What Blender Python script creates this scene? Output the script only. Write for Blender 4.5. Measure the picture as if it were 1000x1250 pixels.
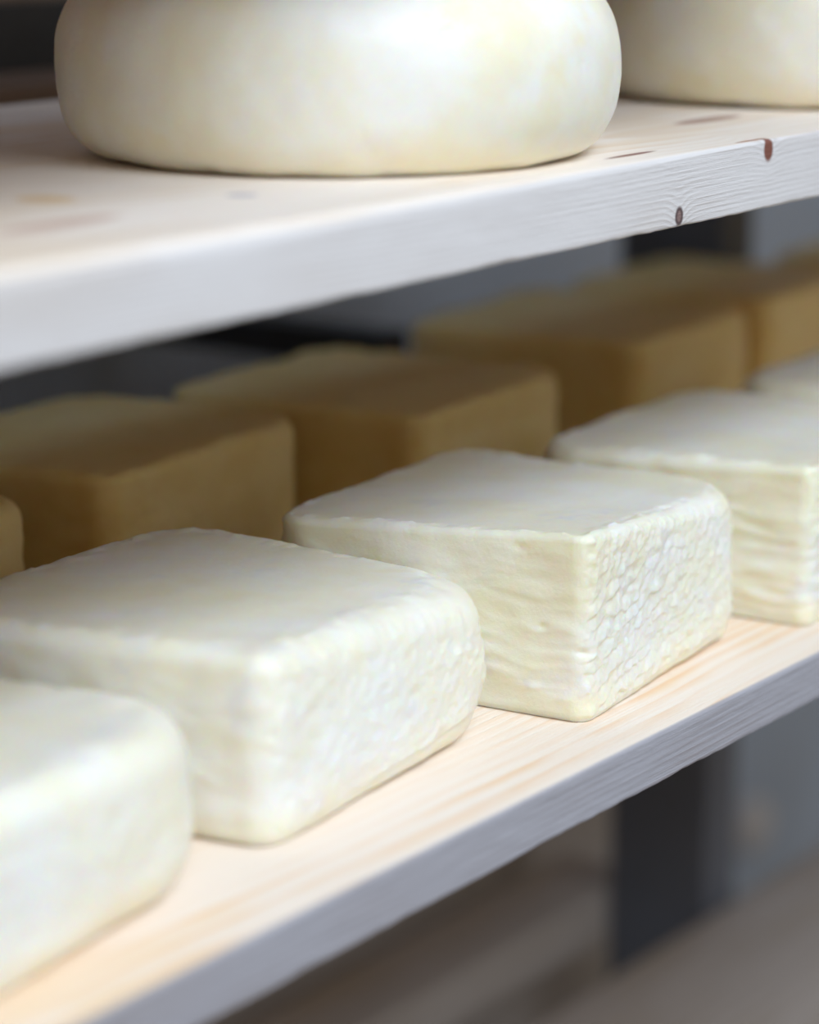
import bpy, math
import numpy as np
from mathutils import Matrix, Vector

for o in list(bpy.data.objects):
    bpy.data.objects.remove(o, do_unlink=True)
scene = bpy.context.scene
COL = scene.collection

# ------------------------------------------------------------------ camera
F_PX = 3300.0                      # focal length for a 1000 x 1250 frame
CAM_Z = 1.25
VPX, VPY = 2924.0, -170.0          # vanishing point of the shelf edges
pitch = math.atan((625 - VPY) / F_PX)
UP = np.array([0, math.cos(pitch), math.sin(pitch)])
EX = np.array([VPX - 500, 625 - VPY, -F_PX]); EX /= np.linalg.norm(EX)
EX -= UP * EX.dot(UP); EX /= np.linalg.norm(EX)
EY = np.cross(UP, EX)
RW = np.stack([EX, EY, UP])        # camera coordinates -> world (x along shelf, y into shelf, z up)
cam_d = bpy.data.cameras.new('camera')
cam = bpy.data.objects.new('camera', cam_d); COL.objects.link(cam)
M4 = Matrix.Identity(4)
for i in range(3):
    for j in range(3):
        M4[i][j] = RW[i, j]
M4[0][3], M4[1][3], M4[2][3] = 0, 0, CAM_Z
cam.matrix_world = M4
cam_d.sensor_width = 36; cam_d.sensor_fit = 'AUTO'
cam_d.lens = F_PX * 36 / 1250
cam_d.clip_start = 0.05
cam_d.dof.use_dof = True
cam_d.dof.focus_distance = 1.09
cam_d.dof.aperture_fstop = 3.7
scene.camera = cam

# ------------------------------------------------------------------ world, lamps, exposure
w = bpy.data.worlds.new('world'); scene.world = w; w.use_nodes = True
w.node_tree.nodes['Background'].inputs[0].default_value = (1.0, 0.87, 0.70, 1)
w.node_tree.nodes['Background'].inputs[1].default_value = 0.28


def area_light(name, loc, target, size, power, col):
    d = bpy.data.lights.new(name, 'AREA'); d.shape = 'SQUARE'; d.size = size
    d.energy = power; d.color = col
    o = bpy.data.objects.new(name, d); COL.objects.link(o); o.location = loc
    o.rotation_euler = (Vector(target) - Vector(loc)).to_track_quat('-Z', 'Y').to_euler()
    return o


area_light('area_lamp', (0.15, -1.15, 3.2), (0.85, 0.6, 0.95), 1.8, 112, (0.78, 0.885, 1.0))
area_light('area_lamp', (1.6, -4.6, 3.1), (0.9, 0.7, 0.95), 1.3, 24, (0.88, 0.94, 1.0))  # unseen lamp, added as frontal fill for the back row
scene.view_settings.view_transform = 'Standard'
scene.view_settings.look = 'None'
scene.view_settings.exposure = 0.0
scene.view_settings.gamma = 1.0
scene.view_settings.use_curve_mapping = False

# ------------------------------------------------------------------ layout
YF = 0.511                         # front plane of the shelf boards
YFU = 0.536                        # the upper board sits a little further back
H_TOP = -0.078
H_UP, H_LOW, H_THIRD = 0.1077 * YFU / YF, 0.335, 0.76      # camera height above each board
Z_TOP = CAM_Z - H_TOP
Z_UP, Z_LOW, Z_THIRD = CAM_Z - H_UP, CAM_Z - H_LOW, CAM_Z - H_THIRD
Y_BACK = YF + 0.40


def ray(px, py):
    return RW @ np.array([px - 500, 625 - py, -F_PX])


def at_z(px, py, z):               # a pixel on the horizontal plane z
    r = ray(px, py); s = (z - CAM_Z) / r[2]
    return np.array([r[0] * s, r[1] * s, z])


def at_y(px, py, y):               # a pixel on the vertical plane y
    r = ray(px, py); s = y / r[1]
    return np.array([r[0] * s, y, CAM_Z + r[2] * s])


# ------------------------------------------------------------------ noise (numpy gradient noise)
_rng = np.random.RandomState(7)
_perm = _rng.permutation(256); _perm = np.concatenate([_perm, _perm, _perm])
_grad = _rng.normal(size=(256, 3)); _grad /= np.linalg.norm(_grad, axis=1)[:, None]


def pnoise(x, y, z):
    x, y, z = np.broadcast_arrays(x, y, z)
    xi, yi, zi = np.floor(x).astype(int), np.floor(y).astype(int), np.floor(z).astype(int)
    xf, yf, zf = x - xi, y - yi, z - zi
    u, v, t = [q * q * q * (q * (q * 6 - 15) + 10) for q in (xf, yf, zf)]
    out = 0
    for a in (0, 1):
        for b in (0, 1):
            for c in (0, 1):
                h = _perm[_perm[_perm[(xi + a) & 255] + ((yi + b) & 255)] + ((zi + c) & 255)]
                g = _grad[h]
                d = g[..., 0] * (xf - a) + g[..., 1] * (yf - b) + g[..., 2] * (zf - c)
                out = out + d * (u if a else 1 - u) * (v if b else 1 - v) * (t if c else 1 - t)
    return out * 1.6


def fbm(x, y, z, o=3):
    s = 0; a = 1.0
    for i in range(o):
        s = s + a * pnoise(x * 2 ** i + i * 17.3, y * 2 ** i + i * 5.1, z * 2 ** i - i * 9.7); a *= 0.5
    return s


def sstep(a, b, x):
    t = np.clip((x - a) / (b - a), 0, 1)
    return t * t * (3 - 2 * t)


# ------------------------------------------------------------------ mesh helpers
def link(name, verts, faces, mat, smooth=True, parent=None, loc=(0, 0, 0)):
    me = bpy.data.meshes.new(name)
    me.from_pydata([tuple(v) for v in verts], [], faces)
    me.materials.append(mat)
    me.polygons.foreach_set('use_smooth', [smooth] * len(me.polygons))
    me.update()
    o = bpy.data.objects.new(name, me); COL.objects.link(o); o.location = loc
    if parent:
        o.parent = parent
    return o


def tag(o, label, cat=None, group=None, kind=None):
    o['label'] = label
    if cat:
        o['category'] = cat
    if group:
        o['group'] = group
    if kind:
        o['kind'] = kind
    return o


def ring_mesh(name, rings, mat, loc, bottom=True):
    """rings: (m, n, 3) from the bottom ring up to the innermost top ring; capped at both ends."""
    m, n, _ = rings.shape
    V = rings.reshape(-1, 3)
    idx = np.arange(m * n).reshape(m, n)
    a = idx[:-1]; b = idx[1:]
    q = np.stack([a, np.roll(a, -1, 1), np.roll(b, -1, 1), b], -1).reshape(-1, 4)
    nq = len(q)
    top = len(V); bot = top + 1
    V = np.vstack([V, rings[-1].mean(0), rings[0].mean(0)])
    l = idx[-1]; t1 = np.stack([l, np.roll(l, -1), np.full(n, top)], -1)
    f = idx[0]; t2 = np.stack([np.roll(f, -1), f, np.full(n, bot)], -1)
    loops = np.concatenate([q.ravel(), t1.ravel(), t2.ravel()]).astype(np.int32)
    tot = np.concatenate([np.full(nq, 4), np.full(2 * n, 3)]).astype(np.int32)
    st = np.concatenate([[0], np.cumsum(tot)[:-1]]).astype(np.int32)
    me = bpy.data.meshes.new(name)
    me.vertices.add(len(V)); me.vertices.foreach_set('co', V.astype(np.float32).ravel())
    me.loops.add(len(loops)); me.loops.foreach_set('vertex_index', loops)
    me.polygons.add(len(tot)); me.polygons.foreach_set('loop_start', st); me.polygons.foreach_set('loop_total', tot)
    me.polygons.foreach_set('use_smooth', np.ones(len(tot), dtype=bool))
    me.materials.append(mat); me.update(calc_edges=True); me.validate()
    o = bpy.data.objects.new(name, me); COL.objects.link(o); o.location = loc
    return o


def grid_normals(P):
    du = np.roll(P, -1, 1) - np.roll(P, 1, 1)
    dv = np.gradient(P, axis=0)
    n = np.cross(du, dv)
    L = np.linalg.norm(n, axis=2, keepdims=True)
    return n / np.maximum(L, 1e-12)


def box_verts(x0, x1, y0, y1, z0, z1):
    return [(x0, y0, z0), (x1, y0, z0), (x1, y1, z0), (x0, y1, z0), (x0, y0, z1), (x1, y0, z1), (x1, y1, z1), (x0, y1, z1)]


BOXF = [(0, 3, 2, 1), (4, 5, 6, 7), (0, 1, 5, 4), (1, 2, 6, 5), (2, 3, 7, 6), (3, 0, 4, 7)]


def bevel_box(name, x0, x1, y0, y1, z0, z1, mat, bev=0.002, parent=None):
    cx, cy = (x0 + x1) / 2, (y0 + y1) / 2
    o = link(name, [(a - cx, b - cy, c - z0) for a, b, c in box_verts(x0, x1, y0, y1, z0, z1)], BOXF, mat, False, parent)
    o.location = (cx, cy, z0) if parent is None else (cx - parent.location.x, cy - parent.location.y, z0 - parent.location.z)
    import bmesh
    bm = bmesh.new(); bm.from_mesh(o.data)
    bmesh.ops.bevel(bm, geom=list(bm.edges), offset=bev, segments=2, affect='EDGES', profile=0.5)
    bm.to_mesh(o.data); bm.free()
    return o


# ------------------------------------------------------------------ node helpers
class NT:
    def __init__(self, name):
        self.m = bpy.data.materials.new(name); self.m.use_nodes = True
        self.t = self.m.node_tree
        self.b = self.t.nodes['Principled BSDF']

    def n(self, typ, **kw):
        nd = self.t.nodes.new(typ)
        for k, v in kw.items():
            setattr(nd, k, v)
        return nd

    def set(self, sock, v):
        if isinstance(v, bpy.types.NodeSocket):
            self.t.links.new(v, sock)
        elif v is not None:
            sock.default_value = v

    def math(self, op, a, b=None, c=None, clamp=False):
        nd = self.n('ShaderNodeMath', operation=op, use_clamp=clamp)
        for i, v in enumerate((a, b, c)):
            self.set(nd.inputs[i], v)
        return nd.outputs[0]

    def vmath(self, op, a, b=None):
        nd = self.n('ShaderNodeVectorMath', operation=op)
        self.set(nd.inputs[0], a)
        if b is not None:
            self.set(nd.inputs[1], b)
        return nd.outputs['Value'] if op in ('LENGTH', 'DOT_PRODUCT', 'DISTANCE') else nd.outputs['Vector']

    def noise(self, vec, scale, detail=3, rough=0.5, dist=0.0):
        nd = self.n('ShaderNodeTexNoise')
        self.set(nd.inputs['Vector'], vec)
        nd.inputs['Scale'].default_value = scale; nd.inputs['Detail'].default_value = detail
        nd.inputs['Roughness'].default_value = rough; nd.inputs['Distortion'].default_value = dist
        return nd.outputs['Fac']

    def maprange(self, v, a, b, c=0.0, d=1.0, smooth=True):
        nd = self.n('ShaderNodeMapRange', interpolation_type='SMOOTHSTEP' if smooth else 'LINEAR')
        self.set(nd.inputs[0], v)
        for i, x in enumerate((a, b, c, d)):
            nd.inputs[i + 1].default_value = x
        return nd.outputs[0]

    def mix(self, f, a, b, blend='MIX'):
        nd = self.n('ShaderNodeMix', data_type='RGBA', blend_type=blend)
        self.set(nd.inputs[0], f)
        for i, v in ((6, a), (7, b)):
            if isinstance(v, tuple) and len(v) == 3:
                v = v + (1,)
            self.set(nd.inputs[i], v)
        return nd.outputs[2]

    def coords(self, kind='Object'):
        return self.n('ShaderNodeTexCoord').outputs[kind]

    def scale(self, vec, s):
        return self.vmath('MULTIPLY', vec, s)

    def bump(self, h, dist, strength=1.0, normal=None):
        nd = self.n('ShaderNodeBump'); nd.inputs['Strength'].default_value = strength
        nd.inputs['Distance'].default_value = dist
        self.set(nd.inputs['Height'], h)
        if normal is not None:
            self.set(nd.inputs['Normal'], normal)
        return nd.outputs[0]

    def sepxyz(self, v):
        nd = self.n('ShaderNodeSeparateXYZ'); self.set(nd.inputs[0], v); return nd.outputs


# ------------------------------------------------------------------ materials
def cheese_material(name, pale, cream, patch, mould=(0.78, 0.79, 0.83), mould_amt=0.5, seed=0.0, streak=0.0004, spec=0.35, rgh=0.42):
    k = NT(name)
    co = k.vmath('ADD', k.coords(), (seed, seed * 1.7, seed * 0.6))
    n1 = k.noise(co, 16, 4, 0.55)
    n2 = k.noise(co, 55, 3, 0.6)
    f = k.math('ADD', k.math('MULTIPLY', n1, 0.7), k.math('MULTIPLY', n2, 0.3))
    col = k.mix(k.maprange(f, 0.36, 0.62), cream, pale)
    n3 = k.noise(co, 24, 5, 0.6, 0.4)
    col = k.mix(k.math('MULTIPLY', k.maprange(n3, 0.55, 0.74), 0.75), col, patch)
    n4 = k.noise(k.vmath('ADD', co, (3.1, 0, 0)), 38, 4, 0.6)
    col = k.mix(k.math('MULTIPLY', k.maprange(n4, 0.57, 0.72), mould_amt), col, mould)
    # warm glow bounced off the wood, painted into the rind near its base
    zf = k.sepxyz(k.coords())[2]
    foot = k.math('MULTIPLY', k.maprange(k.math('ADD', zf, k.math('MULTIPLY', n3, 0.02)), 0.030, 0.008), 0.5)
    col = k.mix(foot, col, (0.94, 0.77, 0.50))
    k.set(k.b.inputs['Base Color'], col)
    k.b.inputs['Roughness'].default_value = rgh
    k.b.inputs['Specular IOR Level'].default_value = spec
    k.b.inputs['Subsurface Weight'].default_value = 0.7
    k.b.inputs['Subsurface Radius'].default_value = (1.0, 0.60, 0.26)
    k.b.inputs['Subsurface Scale'].default_value = 0.014
    h1 = k.noise(co, 420, 3, 0.6)
    h2 = k.noise(k.scale(co, (60.0, 420.0, 420.0)), 1.0, 3, 0.6)
    nb = k.bump(h1, 0.0004, 0.6)
    nb = k.bump(h2, streak, 0.6, nb)
    nb = k.bump(n4, 0.0003, 0.5, nb)
    k.set(k.b.inputs['Normal'], nb)
    return k.m


def wood_material(name, light, dark, edge, marks=(), pith=(0.05, -0.07), freq=330.0, edge_amt=0.8, tint=None):
    """pine: growth rings round a pith that runs along x; marks = knots and stains
    (centre, radii, colour, strength, grain push), all in board coordinates (x along, y in from the front, z up from the underside)."""
    k = NT(name)
    co = k.coords()
    x, y, z = k.sepxyz(co)[:3]
    wz = k.noise(k.scale(co, (2.2, 5.0, 5.0)), 1.0, 2, 0.5)
    wf = k.noise(k.scale(co, (14.0, 60.0, 60.0)), 1.0, 2, 0.5)
    dy = k.math('SUBTRACT', y, pith[0]); dz = k.math('SUBTRACT', z, pith[1])
    r = k.math('SQRT', k.math('ADD', k.math('MULTIPLY', dy, dy), k.math('MULTIPLY', dz, dz)))
    r = k.math('ADD', r, k.math('MULTIPLY', wz, 0.014))
    r = k.math('ADD', r, k.math('MULTIPLY', wf, 0.0012))
    masks = []
    for c, rad, colr, st, push in marks:
        d = k.vmath('SUBTRACT', co, tuple(c))
        dn = k.vmath('LENGTH', k.vmath('DIVIDE', d, tuple(rad)))
        if push:
            dl = k.vmath('LENGTH', k.vmath('DIVIDE', d, (rad[0] * 2.2, 0.02, rad[2] * 2.4)))
            r = k.math('ADD', r, k.math('MULTIPLY', k.math('EXPONENT', k.math('MULTIPLY', k.math('MULTIPLY', dl, dl), -1.0)), push))
        masks.append((dn, colr, st))
    ph = k.math('FRACT', k.math('MULTIPLY', r, freq / 6.2832))
    ring = k.math('MULTIPLY', k.maprange(ph, 0.25, 0.88), k.maprange(ph, 1.0, 0.90))
    fib = k.noise(k.scale(co, (14.0, 900.0, 900.0)), 1.0, 3, 0.6)
    blot = k.noise(k.scale(co, (7.0, 26.0, 26.0)), 1.0, 3, 0.55)
    fac = k.math('MULTIPLY', ring, k.maprange(blot, 0.35, 0.65, 0.12, 1.0))
    col = k.mix(fac, light, dark)
    col = k.mix(k.maprange(fib, 0.35, 0.75, 0.0, 0.22), col, dark)
    if tint:
        col = k.mix(k.maprange(blot, 0.48, 0.7, 0.0, 0.75), col, tint)
    # underside coloured brown to cut and warm the light bounced below
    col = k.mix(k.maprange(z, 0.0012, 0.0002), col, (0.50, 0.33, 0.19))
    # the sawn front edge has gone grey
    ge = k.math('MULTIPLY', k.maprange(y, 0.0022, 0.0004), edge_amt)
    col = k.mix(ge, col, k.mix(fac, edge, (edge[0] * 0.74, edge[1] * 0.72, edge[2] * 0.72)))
    for dn, colr, st in masks:
        col = k.mix(k.math('MULTIPLY', k.maprange(dn, 1.12, 0.72), st), col, colr)
    k.set(k.b.inputs['Base Color'], col)
    k.b.inputs['Roughness'].default_value = 0.55
    k.b.inputs['Specular IOR Level'].default_value = 0.3
    pore = k.noise(k.scale(co, (160.0, 700.0, 700.0)), 1.0, 3, 0.65)
    nb = k.bump(fib, 0.0005, 0.6)
    nb = k.bump(ring, 0.0001, 0.5, nb)
    nb = k.bump(pore, 0.0004, 0.5, nb)
    k.set(k.b.inputs['Normal'], nb)
    return k.m


def plain_material(name, c1, c2, scale=6, rough=0.6, metal=0.0, bump=0.0006):
    k = NT(name)
    co = k.coords()
    n = k.noise(co, scale, 5, 0.6)
    n2 = k.noise(co, scale * 12, 3, 0.6)
    k.set(k.b.inputs['Base Color'], k.mix(k.maprange(n, 0.3, 0.7), c1, c2))
    k.set(k.b.inputs['Roughness'], k.maprange(n2, 0.2, 0.8, rough - 0.1, rough + 0.1))
    k.b.inputs['Metallic'].default_value = metal
    k.set(k.b.inputs['Normal'], k.bump(n2, bump, 0.5))
    return k.m


M_WALL = plain_material('painted_wall', (0.53, 0.62, 0.75), (0.60, 0.68, 0.80), 5, 0.7)
M_FLOOR = plain_material('concrete_floor', (0.20, 0.19, 0.18), (0.28, 0.26, 0.25), 4, 0.7)
M_POST = plain_material('brown_steel', (0.12, 0.135, 0.17), (0.15, 0.16, 0.19), 9, 0.5)
M_DARK = plain_material('black_steel', (0.02, 0.018, 0.017), (0.03, 0.027, 0.025), 9, 0.5)
M_CAP = plain_material('pale_plastic', (0.85, 0.79, 0.75), (0.9, 0.84, 0.8), 30, 0.5)

# ------------------------------------------------------------------ the setting
Y_WALL = YF + 0.75
wl = link('wall_back', box_verts(-2.0, 4.5, Y_WALL, Y_WALL + 0.12, 0, 3.6), BOXF, M_WALL, False)
tag(wl, 'blue grey painted wall behind the cheese rack', kind='structure')
fl = link('floor', box_verts(-2.0, 4.5, -5.5, Y_WALL + 0.12, -0.1, 0), BOXF, M_FLOOR, False)
ce = link('ceiling', box_verts(-2.0, 4.5, -5.5, Y_WALL + 0.12, 3.6, 3.7), BOXF, M_WALL, False)
tag(ce, 'painted ceiling of the cheese store', kind='structure')
tag(fl, 'grey concrete floor under the rack', kind='structure')


# ------------------------------------------------------------------ shelf boards
def shelf_board(name, x0, x1, ztop, th, depth, mat, label, bev=None, seed=0.0, rough=0.0001, group=None, yf=YF):
    """a solid plank: rounded-rectangle section swept along x, every edge and face slightly uneven.
    Its origin is the front bottom edge at x0."""
    nx = int((x1 - x0) / 0.004)
    xs = np.linspace(0, x1 - x0, nx)
    bt = bev(xs + x0) if bev else np.full(nx, 0.0016)
    secs = []
    ca = np.linspace(0, math.pi / 2, 7)
    fr = np.linspace(0, 1, 14)
    rb = 0.0012 + 0.0012 * np.clip(fbm(xs * 40 + seed, 3.3, 1.1, 3), 0, 1)
    for i in range(nx):
        t, b = bt[i], rb[i]; e = 0.002
        p = []
        p += [(b - b * math.sin(a), b - b * math.cos(a)) for a in ca]                 # front bottom
        p += [(0, b + (th - t - b) * s) for s in fr[1:-1]]                              # front face
        p += [(t - t * math.cos(a), th - t + t * math.sin(a)) for a in ca]             # front top
        p += [(t + (depth - e - t) * s ** 1.6, th) for s in np.linspace(0, 1, 26)[1:-1]]
        p += [(depth - e + e * math.sin(a), th - e + e * math.cos(a)) for a in ca[::2]]
        p += [(depth - e + e * math.cos(a), e - e * math.sin(a)) for a in ca[::2]]
        p += [(depth - (depth - b) * s, 0) for s in np.linspace(0, 1, 10)[1:-1]]
        secs.append(p)
    S = np.array(secs)                                   # nx, m, 2
    P = np.concatenate([np.repeat(xs[:, None, None], S.shape[1], 1), S], 2)
    front = (P[..., 1] < 0.004)
    P[..., 1] += np.where(front, rough * fbm(P[..., 0] * 90 + seed, P[..., 2] * 260, 0.5, 3)
                          + 0.0002 * pnoise(P[..., 0] * 6 + seed, 0.3, 0.7), 0)
    low = (P[..., 2] < 0.003)
    P[..., 2] += np.where(low & front, 0.0005 * np.abs(fbm(P[..., 0] * 90 + seed, 7.7, 0.2, 3)), 0)
    m = S.shape[1]
    V = P.reshape(-1, 3)
    idx = np.arange(nx * m).reshape(nx, m)
    a, b2 = idx[:-1], idx[1:]
    q = np.stack([a, b2, np.roll(b2, -1, 1), np.roll(a, -1, 1)], -1).reshape(-1, 4)
    faces = [tuple(f) for f in q[:, ::-1]] + [tuple(idx[0]), tuple(idx[-1][::-1])]
    o = link(name, V, faces, mat, True, None, (x0, yf, ztop - th))
    o.data.polygons[len(faces) - 1].use_smooth = False; o.data.polygons[len(faces) - 2].use_smooth = False
    tag(o, label, 'shelf', group)
    return o


X0, X1 = 0.10, 2.45
TH_UP, TH_LOW, TH_THIRD = 0.0275 * YFU / YF, 0.0213, 0.024


def upc(px, py, dx=0.0):           # a pixel on the front face of the upper board, in board coordinates
    p = at_y(px, py, YFU); return (p[0] - X0 + dx, 0.0, p[2] - (Z_UP - TH_UP))


def upt(px, py):                   # a pixel on the top of the upper board
    p = at_z(px, py, Z_UP); return (p[0] - X0, p[1] - YFU, TH_UP)


def lot(px, py):
    p = at_z(px, py, Z_LOW); return (p[0] - X0, p[1] - YF, TH_LOW)


RED = (0.20, 0.055, 0.03); GREYK = (0.09, 0.05, 0.05)
k1 = upc(829, 264); k2 = upc(938, 187)
marks_up = [
    (k1, (0.0034, 0.006, 0.0042), GREYK, 0.95, 0.004),
    ((k1[0], k1[1], k1[2]), (0.0016, 0.006, 0.0024), (0.30, 0.20, 0.18), 0.8, 0),
    ((k2[0], k2[1], TH_UP - 0.004), (0.0042, 0.008, 0.0055), RED, 0.95, 0.003),
    ((k2[0] - 0.008, 0.004, TH_UP), (0.014, 0.0016, 0.002), (0.35, 0.12, 0.06), 0.8, 0),
    (upt(770, 189), (0.020, 0.0022, 0.003), (0.22, 0.07, 0.05), 0.85, 0),
    (upt(865, 146), (0.030, 0.0065, 0.004), (0.30, 0.12, 0.08), 0.75, 0),
    (upt(55, 243), (0.010, 0.012, 0.004), (0.75, 0.48, 0.18), 0.6, 0),
    (upt(75, 273), (0.030, 0.008, 0.004), (0.52, 0.30, 0.22), 0.6, 0),
    (upt(295, 238), (0.006, 0.006, 0.003), (0.42, 0.42, 0.50), 0.7, 0),
    (upt(305, 294), (0.016, 0.008, 0.004), (0.72, 0.50, 0.40), 0.5, 0),
]
M_WOOD_UP = wood_material('pine_upper', (0.93, 0.855, 0.78), (0.83, 0.69, 0.56), (0.70, 0.685, 0.70), marks_up,
                          pith=(0.055, -0.10), freq=2900, edge_amt=0.75, tint=(0.88, 0.74, 0.58))
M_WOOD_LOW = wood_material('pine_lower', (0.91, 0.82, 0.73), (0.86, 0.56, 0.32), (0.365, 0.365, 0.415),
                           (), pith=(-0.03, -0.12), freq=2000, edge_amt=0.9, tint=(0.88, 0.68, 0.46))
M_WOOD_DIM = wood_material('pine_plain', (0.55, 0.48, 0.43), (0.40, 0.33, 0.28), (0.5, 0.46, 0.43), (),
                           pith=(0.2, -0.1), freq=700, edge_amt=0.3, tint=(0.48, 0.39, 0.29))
M_WOOD_DARK = wood_material('dark_wood', (0.20, 0.13, 0.09), (0.12, 0.075, 0.05), (0.2, 0.14, 0.1), (),
                            pith=(0.2, -0.1), freq=500, edge_amt=0.0)

xb0, xb1 = at_y(400, 300, YFU)[0], at_y(935, 180, YFU)[0]


def bev_up(x):
    return 0.0018 + 0.0042 * sstep(xb1, xb0, x) + 0.0006 * pnoise(x * 9, 0.2, 0.4)


SB = 'pine boards of the cheese rack'
upper = shelf_board('shelf_board', X0, X1, Z_UP, TH_UP, Y_BACK - YFU, M_WOOD_UP,
                    'knotty whitewashed pine shelf board carrying the round cheese wheels', bev_up, 2.0, yf=YFU)
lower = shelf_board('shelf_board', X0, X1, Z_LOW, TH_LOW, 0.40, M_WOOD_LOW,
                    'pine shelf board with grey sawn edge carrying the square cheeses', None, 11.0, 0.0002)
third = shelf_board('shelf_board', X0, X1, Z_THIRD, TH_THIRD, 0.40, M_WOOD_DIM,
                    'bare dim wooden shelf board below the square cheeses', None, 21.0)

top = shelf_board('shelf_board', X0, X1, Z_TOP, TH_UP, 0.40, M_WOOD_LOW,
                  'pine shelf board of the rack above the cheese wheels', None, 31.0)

# ------------------------------------------------------------------ rack: posts with bearer arms, rails, backboards
pM = at_y(865, 1000, YF + 0.405)
PX0, PX1, PY0, PY1 = pM[0], pM[0] + 0.044, YF + 0.405, YF + 0.49


def rack_post(x0, label):
    t = bpy.data.objects.new('rack_post', None); COL.objects.link(t); t.location = (x0, PY0, 0)
    tag(t, label, 'post')
    bevel_box('upright', x0, x0 + 0.044, PY0, PY1, 0.004, 1.75, M_POST, 0.003, t)
    bevel_box('foot_plate', x0 - 0.03, x0 + 0.074, PY0 - 0.03, PY1 + 0.012, 0.0, 0.006, M_POST, 0.001, t)
    return t


rack_post(PX0, 'dark brown steel rack post beside the pale round wall fixture')
rack_post(0.30, 'dark brown steel rack post near the open end of the boards')

LEVELS = ((Z_TOP, TH_UP, 'board above the cheese wheels'), (Z_UP, TH_UP, 'board of the cheese wheels'),
          (Z_LOW, TH_LOW, 'board of the square cheeses'), (Z_THIRD, TH_THIRD, 'bare lowest board'))
for x0, pl in ((PX0, 'the fixture-side post'), (0.30, 'the open-end post')):
    for zz, th, bl in LEVELS:
        o = bevel_box('shelf_bearer', x0 + 0.012, x0 + 0.032, YF + 0.06, PY0, zz - th - 0.024, zz - th, M_POST, 0.002)
        tag(o, 'steel bearer under the %s on %s' % (bl, pl), 'bearer', 'steel bearers of the rack')

for zt, lab in ((Z_UP, 'brown wooden back rail level with the cheese wheels'),
                (Z_LOW, 'brown wooden back rail behind the square cheeses'),
                (Z_THIRD, 'brown wooden back rail behind the bare lowest board')):
    o = bevel_box('back_rail', X0, PX0 + 0.05, PY1, PY1 + 0.07, zt - 0.04, zt - 0.002, M_WOOD_DIM if zt == Z_THIRD else M_WOOD_DARK, 0.003)
    tag(o, lab, 'rail')

XB = at_y(800, 1000, PY1 + 0.10)[0]
bb = bevel_box('backboard', X0, 1.60, PY1 + 0.10, PY1 + 0.12, Z_UP - 0.05, Z_UP + 0.30, M_WOOD_DARK, 0.002)
tag(bb, 'dark brown wooden backboard behind the round cheese wheels', 'board')
bevel_box('gap_shade_strip', X0, 1.60, PY1 + 0.088, PY1 + 0.10, Z_UP - 0.05, Z_UP + 0.035, M_DARK, 0.001, bb)  # black strip added to stand in for the dark gap behind the rail
bb = bevel_box('backboard', X0, XB, PY1 + 0.10, PY1 + 0.12, 0.02, Z_LOW - 0.04, M_WOOD_DIM, 0.002)
tag(bb, 'grey brown wooden backboard standing below the square cheeses', 'board')

# dark arm reaching out of the wall behind the square cheeses
ba = at_y(498, 424, YF + 0.50)
t = bpy.data.objects.new('wall_bracket', None); COL.objects.link(t); t.location = (ba[0], YF + 0.5, ba[2])
tag(t, 'black steel bracket arm fixed to the wall behind the square cheeses', 'bracket')
bevel_box('arm', ba[0] - 0.03, ba[0], YF + 0.50, Y_WALL - 0.006, ba[2] - 0.012, ba[2] + 0.012, M_DARK, 0.001, t)
bevel_box('wall_plate', ba[0] - 0.035, ba[0] + 0.005, Y_WALL - 0.006, Y_WALL, ba[2] - 0.016, ba[2] + 0.016, M_DARK, 0.001, t)

# pale round cap on the wall
cp = at_y(912, 1006, Y_WALL)
rings = []
for r, d in ((0.030, 0.0), (0.030, 0.008), (0.027, 0.014), (0.018, 0.018), (0.008, 0.020)):
    a = np.linspace(0, 2 * math.pi, 32, endpoint=False)
    rings.append(np.stack([r * np.cos(a), np.full(32, -d), r * np.sin(a)], 1))
o = ring_mesh('wall_fixture', np.array(rings), M_CAP, (cp[0], Y_WALL, cp[2]))
tag(o, 'small pale round fixture on the blue grey wall', 'fixture')


# ------------------------------------------------------------------ square cheeses
def outline(quad, radii, n):
    """rounded quadrilateral, n points evenly along its length, with outward normals and a corner-blend."""
    pts = []
    q = [np.array(p, float) for p in quad]
    for i in range(4):
        p, a, b = q[i], q[i - 1], q[(i + 1) % 4]
        u = (a - p) / np.linalg.norm(a - p); v = (b - p) / np.linalg.norm(b - p)
        th = math.acos(np.clip(u.dot(v), -1, 1)); r = radii[i]
        t = r / math.tan(th / 2)
        c = p + (u + v) / np.linalg.norm(u + v) * (r / math.sin(th / 2))
        s, e = p + u * t, p + v * t
        a0 = math.atan2(*(s - c)[::-1]); a1 = math.atan2(*(e - c)[::-1])
        da = (a1 - a0 + math.pi) % (2 * math.pi) - math.pi
        for k in range(25):
            an = a0 + da * k / 24
            pts.append(c + r * np.array([math.cos(an), math.sin(an)]))
    pts = np.array(pts); nx = np.roll(pts, -1, 0)
    L = np.linalg.norm(nx - pts, axis=1); S = np.concatenate([[0], np.cumsum(L)])
    s = np.linspace(0, S[-1], n, endpoint=False)
    cl = np.vstack([pts, pts[:1]])
    P = np.stack([np.interp(s, S, cl[:, 0]), np.interp(s, S, cl[:, 1])], 1)
    T = np.roll(P, -1, 0) - np.roll(P, 1, 0); T /= np.linalg.norm(T, axis=1)[:, None]
    return P, np.stack([T[:, 1], -T[:, 0]], 1), s


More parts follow.
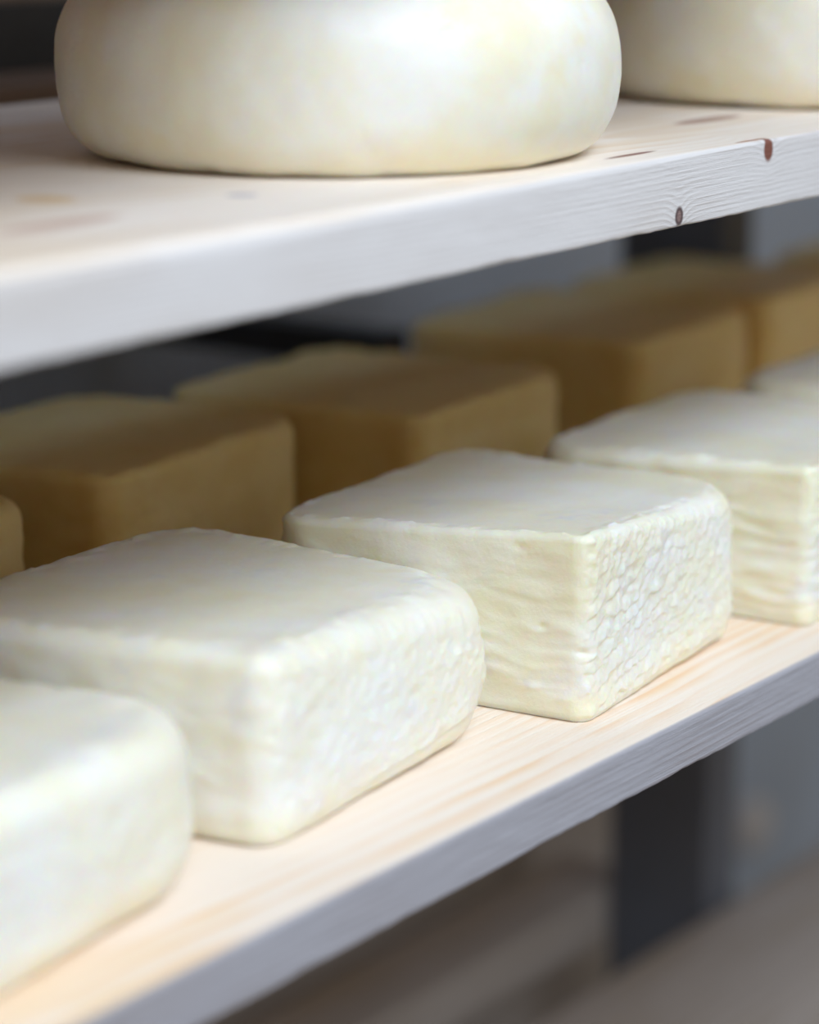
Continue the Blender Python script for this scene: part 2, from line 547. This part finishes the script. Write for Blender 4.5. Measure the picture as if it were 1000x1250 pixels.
def square_cheese(near, rot, a, b, heights, radii, rts, label, mat, rbs=(.002, .004, .004, .004), n=320, nside=40, seed=0.0, ridge=0.0006, scaly=0.0,
                  sag=0.0, pits=(), lump=0.0012, rough_edge=0.0011, skew=0.0, group='square cheeses on the lower shelf'):
    """near = world xy of the corner towards the front left; a runs along the shelf, b into it.
    heights / radii / rts (top edge rounding) are given for near, right, far, left corners."""
    t = math.radians(rot); t2 = math.radians(rot + skew)
    u = np.array([math.cos(t), math.sin(t)]); v = np.array([-math.sin(t2), math.cos(t2)])
    quad = [np.zeros(2), u * a, u * a + v * b, v * b]
    cen = sum(quad) / 4
    P, N, s = outline([q - cen for q in quad], radii, n)
    per = s[-1] + s[1]

    def bil(vals, X, Y):
        rel = np.stack([X + cen[0], Y + cen[1]], -1)
        uu = np.clip(rel @ u / a, 0, 1); vv = np.clip(rel @ v / b, 0, 1)
        return (vals[0] * (1 - uu) * (1 - vv) + vals[1] * uu * (1 - vv) + vals[2] * uu * vv + vals[3] * (1 - uu) * vv)
    rt = bil(rts, P[:, 0], P[:, 1])
    H = bil(heights, P[:, 0], P[:, 1])
    rb = bil(rbs, P[:, 0], P[:, 1])
    rings = []
    for k in range(3):                                                  # underside
        f = 0.3 + 0.2 * k
        rings.append(np.column_stack([P * f, np.zeros(n)]))
    for ang in np.linspace(0, math.pi / 2, 9):
        ins = rb * (1 - math.sin(ang))
        rings.append(np.column_stack([P - N * ins[:, None], rb * (1 - math.cos(ang))]))
    nb = len(rings)
    for f in np.linspace(0, 1, nside + 1)[1:]:
        zz = rb + (H - rt - rb) * f
        bulge = sag * np.sin(math.pi * min(1.0, (0.12 + f * 0.8)))
        rings.append(np.column_stack([P + N * bulge, zz]))
    bl = sag * math.sin(math.pi * 0.92)
    na = max(8, nside // 5)
    for ang in np.linspace(0, math.pi / 2, na + 1)[1:]:
        ins = (rt + bl) * (1 - math.cos(ang)) - bl
        rings.append(np.column_stack([P - N * ins[:, None], H - rt + rt * math.sin(ang)]))
    ns = len(rings)
    edge = P - N * rt[:, None]
    nc = max(18, n // 16)
    for f in (np.linspace(0, 1, nc + 1)[1:-1]) ** 1.0:
        XY = edge * (1 - f)
        hh = bil(heights, XY[:, 0], XY[:, 1])
        rings.append(np.column_stack([XY, hh]))
    R = np.array(rings)
    nrm = grid_normals(R)
    X, Y, Z = R[..., 0] + seed * 3.1, R[..., 1] + seed * 1.3, R[..., 2]
    S = np.repeat(s[None], len(R), 0)
    side = np.zeros(len(R)); side[nb:ns] = 1; side[nb - 6:nb] = 0.7
    side = side[:, None] * sstep(0.0, 0.004, Z)
    hz = Z / np.maximum(H[None], 1e-4)
    # direction weights: front face (towards the front of the shelf) is scaly, the other sides are ridged
    wf = sstep(0.45, 0.9, np.abs(nrm[..., 1]))
    d = lump * fbm(X * 22, Y * 22, Z * 26, 3) * (0.35 + 0.65 * side)
    wv = fbm(X * 30 + 4, Y * 30, Z * 40, 2)
    # horizontal press ridges from the draining cloth
    zz = Z * 150 + 0.45 * wv
    rd = pnoise(X * 30 + 9, Y * 30 + 2, zz) * 0.9 + 0.5 * pnoise(X * 75 + 3, Y * 75, zz * 1.7)
    rd = np.sign(rd) * np.abs(rd) ** 0.8
    amp = sstep(1.05, 0.55, hz) * 0.75 + 0.25
    d = d + ridge * side * (1 - wf * (1 if scaly else 0)) * rd * amp
    if scaly:
        # overlapping scale-like weave marks
        cw, chh = 0.0150, 0.0066
        sk = S + 0.5 * Z + 0.006 * wv
        colr = np.floor(sk / cw); fu = sk / cw - colr
        jig = pnoise(colr * 7.31 + 0.5, seed + 0.5, 0.5) * 0.9
        zz = Z / chh + jig + 0.45 * fbm(X * 60, Y * 60, Z * 70, 2) - 0.55 * fu
        fz = zz - np.floor(zz)
        saw = (1 - fz) * sstep(0.0, 0.16, fz)
        pad = sstep(0.0, 0.3, fu) * sstep(1.0, 0.55, fu) * 0.6 + 0.4
        vary = 0.5 + 0.8 * (pnoise(colr * 3.7 + .3, np.floor(zz) * 5.9 + .4, seed) + 0.35)
        fadez = sstep(0.98, 0.5, hz) * 0.85 + 0.15
        d = d + scaly * side * wf * (saw * pad * np.clip(vary, 0.1, 1.4) - 0.35) * fadez
        d = d + 0.0007 * side * wf * fbm(X * 210, Y * 210, Z * 210, 2)
    # uneven rim where top meets side
    rim = np.exp(-((np.arange(len(R)) - (ns - 1)) / 3.5) ** 2)[:, None]
    d = d + rim * rough_edge * fbm(X * 110, Y * 110, Z * 60, 3)
    R2 = R + nrm * d[..., None]
    R2[:4, :, 2] = 0.0
    R2[4:, :, 2] = np.maximum(R2[4:, :, 2], 0.0)
    for ppx, ppy, size, dep in pits:                     # small holes and flakes on the side that faces the camera
        Wp = R2 + np.array([near[0] + cen[0], near[1] + cen[1], Z_LOW - CAM_Z])
        C = Wp @ RW
        ex_ = 500 + F_PX * C[..., 0] / -C[..., 2] - ppx; ey_ = 625 - F_PX * C[..., 1] / -C[..., 2] - ppy
        facing = (nrm * -Wp).sum(-1) > 0
        g = np.exp(-((ex_ / (size * 1.8)) ** 2 + (ey_ / size) ** 2)) * facing
        R2 = R2 + nrm * (g * dep)[..., None]
    o = ring_mesh('square_cheese', R2, mat, (near[0] + cen[0], near[1] + cen[1], Z_LOW))
    tag(o, label, 'cheese', group)
    return o


PALE = (0.93, 0.905, 0.83); CREAM = (0.92, 0.87, 0.68)
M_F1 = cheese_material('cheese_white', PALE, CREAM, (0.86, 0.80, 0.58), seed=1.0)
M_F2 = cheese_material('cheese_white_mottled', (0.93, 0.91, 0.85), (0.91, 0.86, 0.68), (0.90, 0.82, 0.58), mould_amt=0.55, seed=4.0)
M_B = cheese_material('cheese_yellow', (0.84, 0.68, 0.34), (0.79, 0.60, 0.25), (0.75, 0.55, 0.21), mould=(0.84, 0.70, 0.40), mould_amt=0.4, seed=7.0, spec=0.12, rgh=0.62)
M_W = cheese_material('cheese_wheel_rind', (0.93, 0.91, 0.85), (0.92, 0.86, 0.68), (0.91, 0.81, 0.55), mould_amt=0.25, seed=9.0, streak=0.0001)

nG = at_z(715, 885, Z_LOW); nF = at_z(333, 1041, Z_LOW); nH = at_z(987, 768, Z_LOW)
FR = 'square white cheeses along the front of the lower shelf'
BR = 'square yellow cheeses in the shaded back row'
square_cheese(nG, 5.0, .168, .152, (.077, .066, .068, .068), (.007, .036, .03, .022), (.003, .012, .008, .004),
              'sharp-cornered white square cheese with a scaly textured front face', M_F1, rbs=(.0015, .010, .004, .003), n=1150, nside=130, seed=1.0,
              ridge=.0007, scaly=.0012, sag=.001, skew=1, group=FR,
              pits=((712, 797, 4, -.0016), (661, 765, 4, -.0012), (634, 668, 5, -.001), (728, 650, 5, .0012), (650, 838, 5, .001), (690, 852, 6, .001)))
square_cheese(nF, 4.0, .183, .165, (.071, .060, .063, .067), (.012, .052, .03, .03), (.010, .019, .008, .006),
              'white square cheese with rounded end, between the scaly-faced cheese and the open-end cheese', M_F2, rbs=(.003, .016, .006, .004), n=760, nside=80, seed=2.3,
              ridge=.0004, scaly=.0005, sag=.0025, lump=.0014, skew=5.5, group=FR)
nE = np.array([.500, .535, 0])
square_cheese(nE, 6.0, .194, .165, (.064, .056, .055, .059), (.012, .054, .03, .03), (.010, .016, .012, .010),
              'white square cheese closest to the open end of the shelf', M_F2, n=420, nside=50, seed=3.9,
              ridge=.0003, scaly=.0004, sag=.0015, skew=11, rbs=(.004, .016, .006, .004), group=FR)
square_cheese(nH, 4.0, .18, .148, (.074, .068, .068, .068), (.007, .04, .03, .03), (.004, .014, .010, .008),
              'white square cheese with deep wavy side ridges, just beyond the scaly-faced cheese', M_F1, n=620, nside=80, seed=5.2,
              ridge=.0011, scaly=.0012, sag=.001, skew=0, group=FR)
nI = nH + np.array([.205, .005, 0])
square_cheese(nI, 4.0, .18, .150, (.072, .066, .068, .066), (.008, .04, .03, .03), (.006, .014, .012, .010),
              'white square cheese at the far end of the front row', M_F1, n=320, nside=40, seed=6.6,
              ridge=.001, scaly=.001, group=FR)

zt = Z_LOW + .068
for px, py, rot, a, b, h4, lab, sd in (
        (135, 585, 6, .178, .15, (.068, .066, .064, .066), 'shaded yellow square cheese directly behind the rounded-end white cheese', 1.7),
        (515, 510, 5, .172, .165, (.068, .066, .064, .066), 'shaded yellow square cheese directly behind the scaly-faced white cheese', 2.9),
        (785, 420, 5, .172, .165, (.068, .066, .066, .066), 'blurred yellow square cheese behind the deeply ridged white cheese', 4.4),
        (938, 366, 5, .165, .15, (.068, .066, .066, .066), 'blurred yellow square cheese behind the last white cheese of the front row', 5.8)):
    p = at_z(px, py, zt)
    square_cheese(p, rot, a, b, h4, (.012, .035, .03, .03), (.004, .008, .008, .006), lab, M_B, n=300, nside=36, seed=sd, ridge=.0005, scaly=.0004,
                  lump=.0014, group=BR)
p = at_z(938, 366, zt)
square_cheese((p[0] + .20, min(p[1], PY0 - .150)), 2, .165, .135, (.068, .066, .066, .066), (.012, .035, .03, .03), (.006, .008, .01, .01),
              'blurred yellow square cheese at the far end of the back row', M_B, n=240, nside=26, seed=7.7, ridge=.0005, group=BR)
p = at_z(135, 585, zt)
square_cheese((p[0] - .218, p[1] - .01), 5, .188, .16, (.068, .066, .064, .066), (.012, .035, .03, .03), (.006, .010, .01, .01),
              'shaded yellow square cheese at the open end of the back row', M_B, n=240, nside=26, seed=9.1, ridge=.0005, group=BR)


# ------------------------------------------------------------------ round cheese wheels
def cheese_wheel(cx, cy, R, H, label, seed, n=520, rc=None):
    prof = [(0.3 * R, 0), (0.6 * R, 0)]
    e = 2.35
    rbot = rc or R * 0.86
    for a in np.linspace(-math.pi / 2, math.pi / 2, 90):
        c, s_ = math.cos(a), math.sin(a)
        rr = abs(c) ** (2 / e); zz = math.copysign(abs(s_) ** (2 / e), s_)
        # barrel: super-ellipse side between a flat bottom and a flat top
        prof.append((rbot + (R - rbot) * rr, H * 0.5 * (1 + zz)))
    for f in np.linspace(1, 0.05, 30)[1:]:
        prof.append((rbot * f, H + 0.002 * (1 - f)))
    th = np.linspace(0, 2 * math.pi, n, endpoint=False)
    P = np.array(prof)
    Rg = np.stack([P[:, :1] * np.cos(th), P[:, :1] * np.sin(th), np.repeat(P[:, 1:], n, 1)], -1)
    nrm = grid_normals(Rg)
    X, Y, Z = Rg[..., 0] + seed, Rg[..., 1] + seed * 2, Rg[..., 2]
    d = 0.0022 * pnoise(X * 9, Y * 9, Z * 12) + 0.0005 * fbm(X * 40, Y * 40, Z * 40, 3)
    pits = np.clip(fbm(X * 90, Y * 90, Z * 120, 2) - 0.55, 0, 1)
    d = d - 0.0010 * pits
    R2 = Rg + nrm * d[..., None]
    R2[:2, :, 2] = 0; R2[..., 2] = np.maximum(R2[..., 2], 0)
    o = ring_mesh('cheese_wheel', R2, M_W, (cx, cy, Z_UP))
    tag(o, label, 'cheese', 'round cheese wheels on the upper shelf')
    return o


def wheel_at(px, py, rc):
    p = at_z(px, py, Z_UP); d = p[:2] / np.linalg.norm(p[:2])
    return p[:2] + d * rc


RC = 0.088
c1 = wheel_at(412, 215, RC)
cheese_wheel(c1[0], c1[1], 0.112, 0.069, 'large round white cheese wheel on the whitewashed shelf, nearer the shelf edge', 0.7, rc=RC)
c2 = wheel_at(985, 133, RC)
cheese_wheel(c2[0], c2[1], 0.112, 0.071, 'round cream cheese wheel set beside the knots of the shelf board', 3.4, n=360, rc=RC)
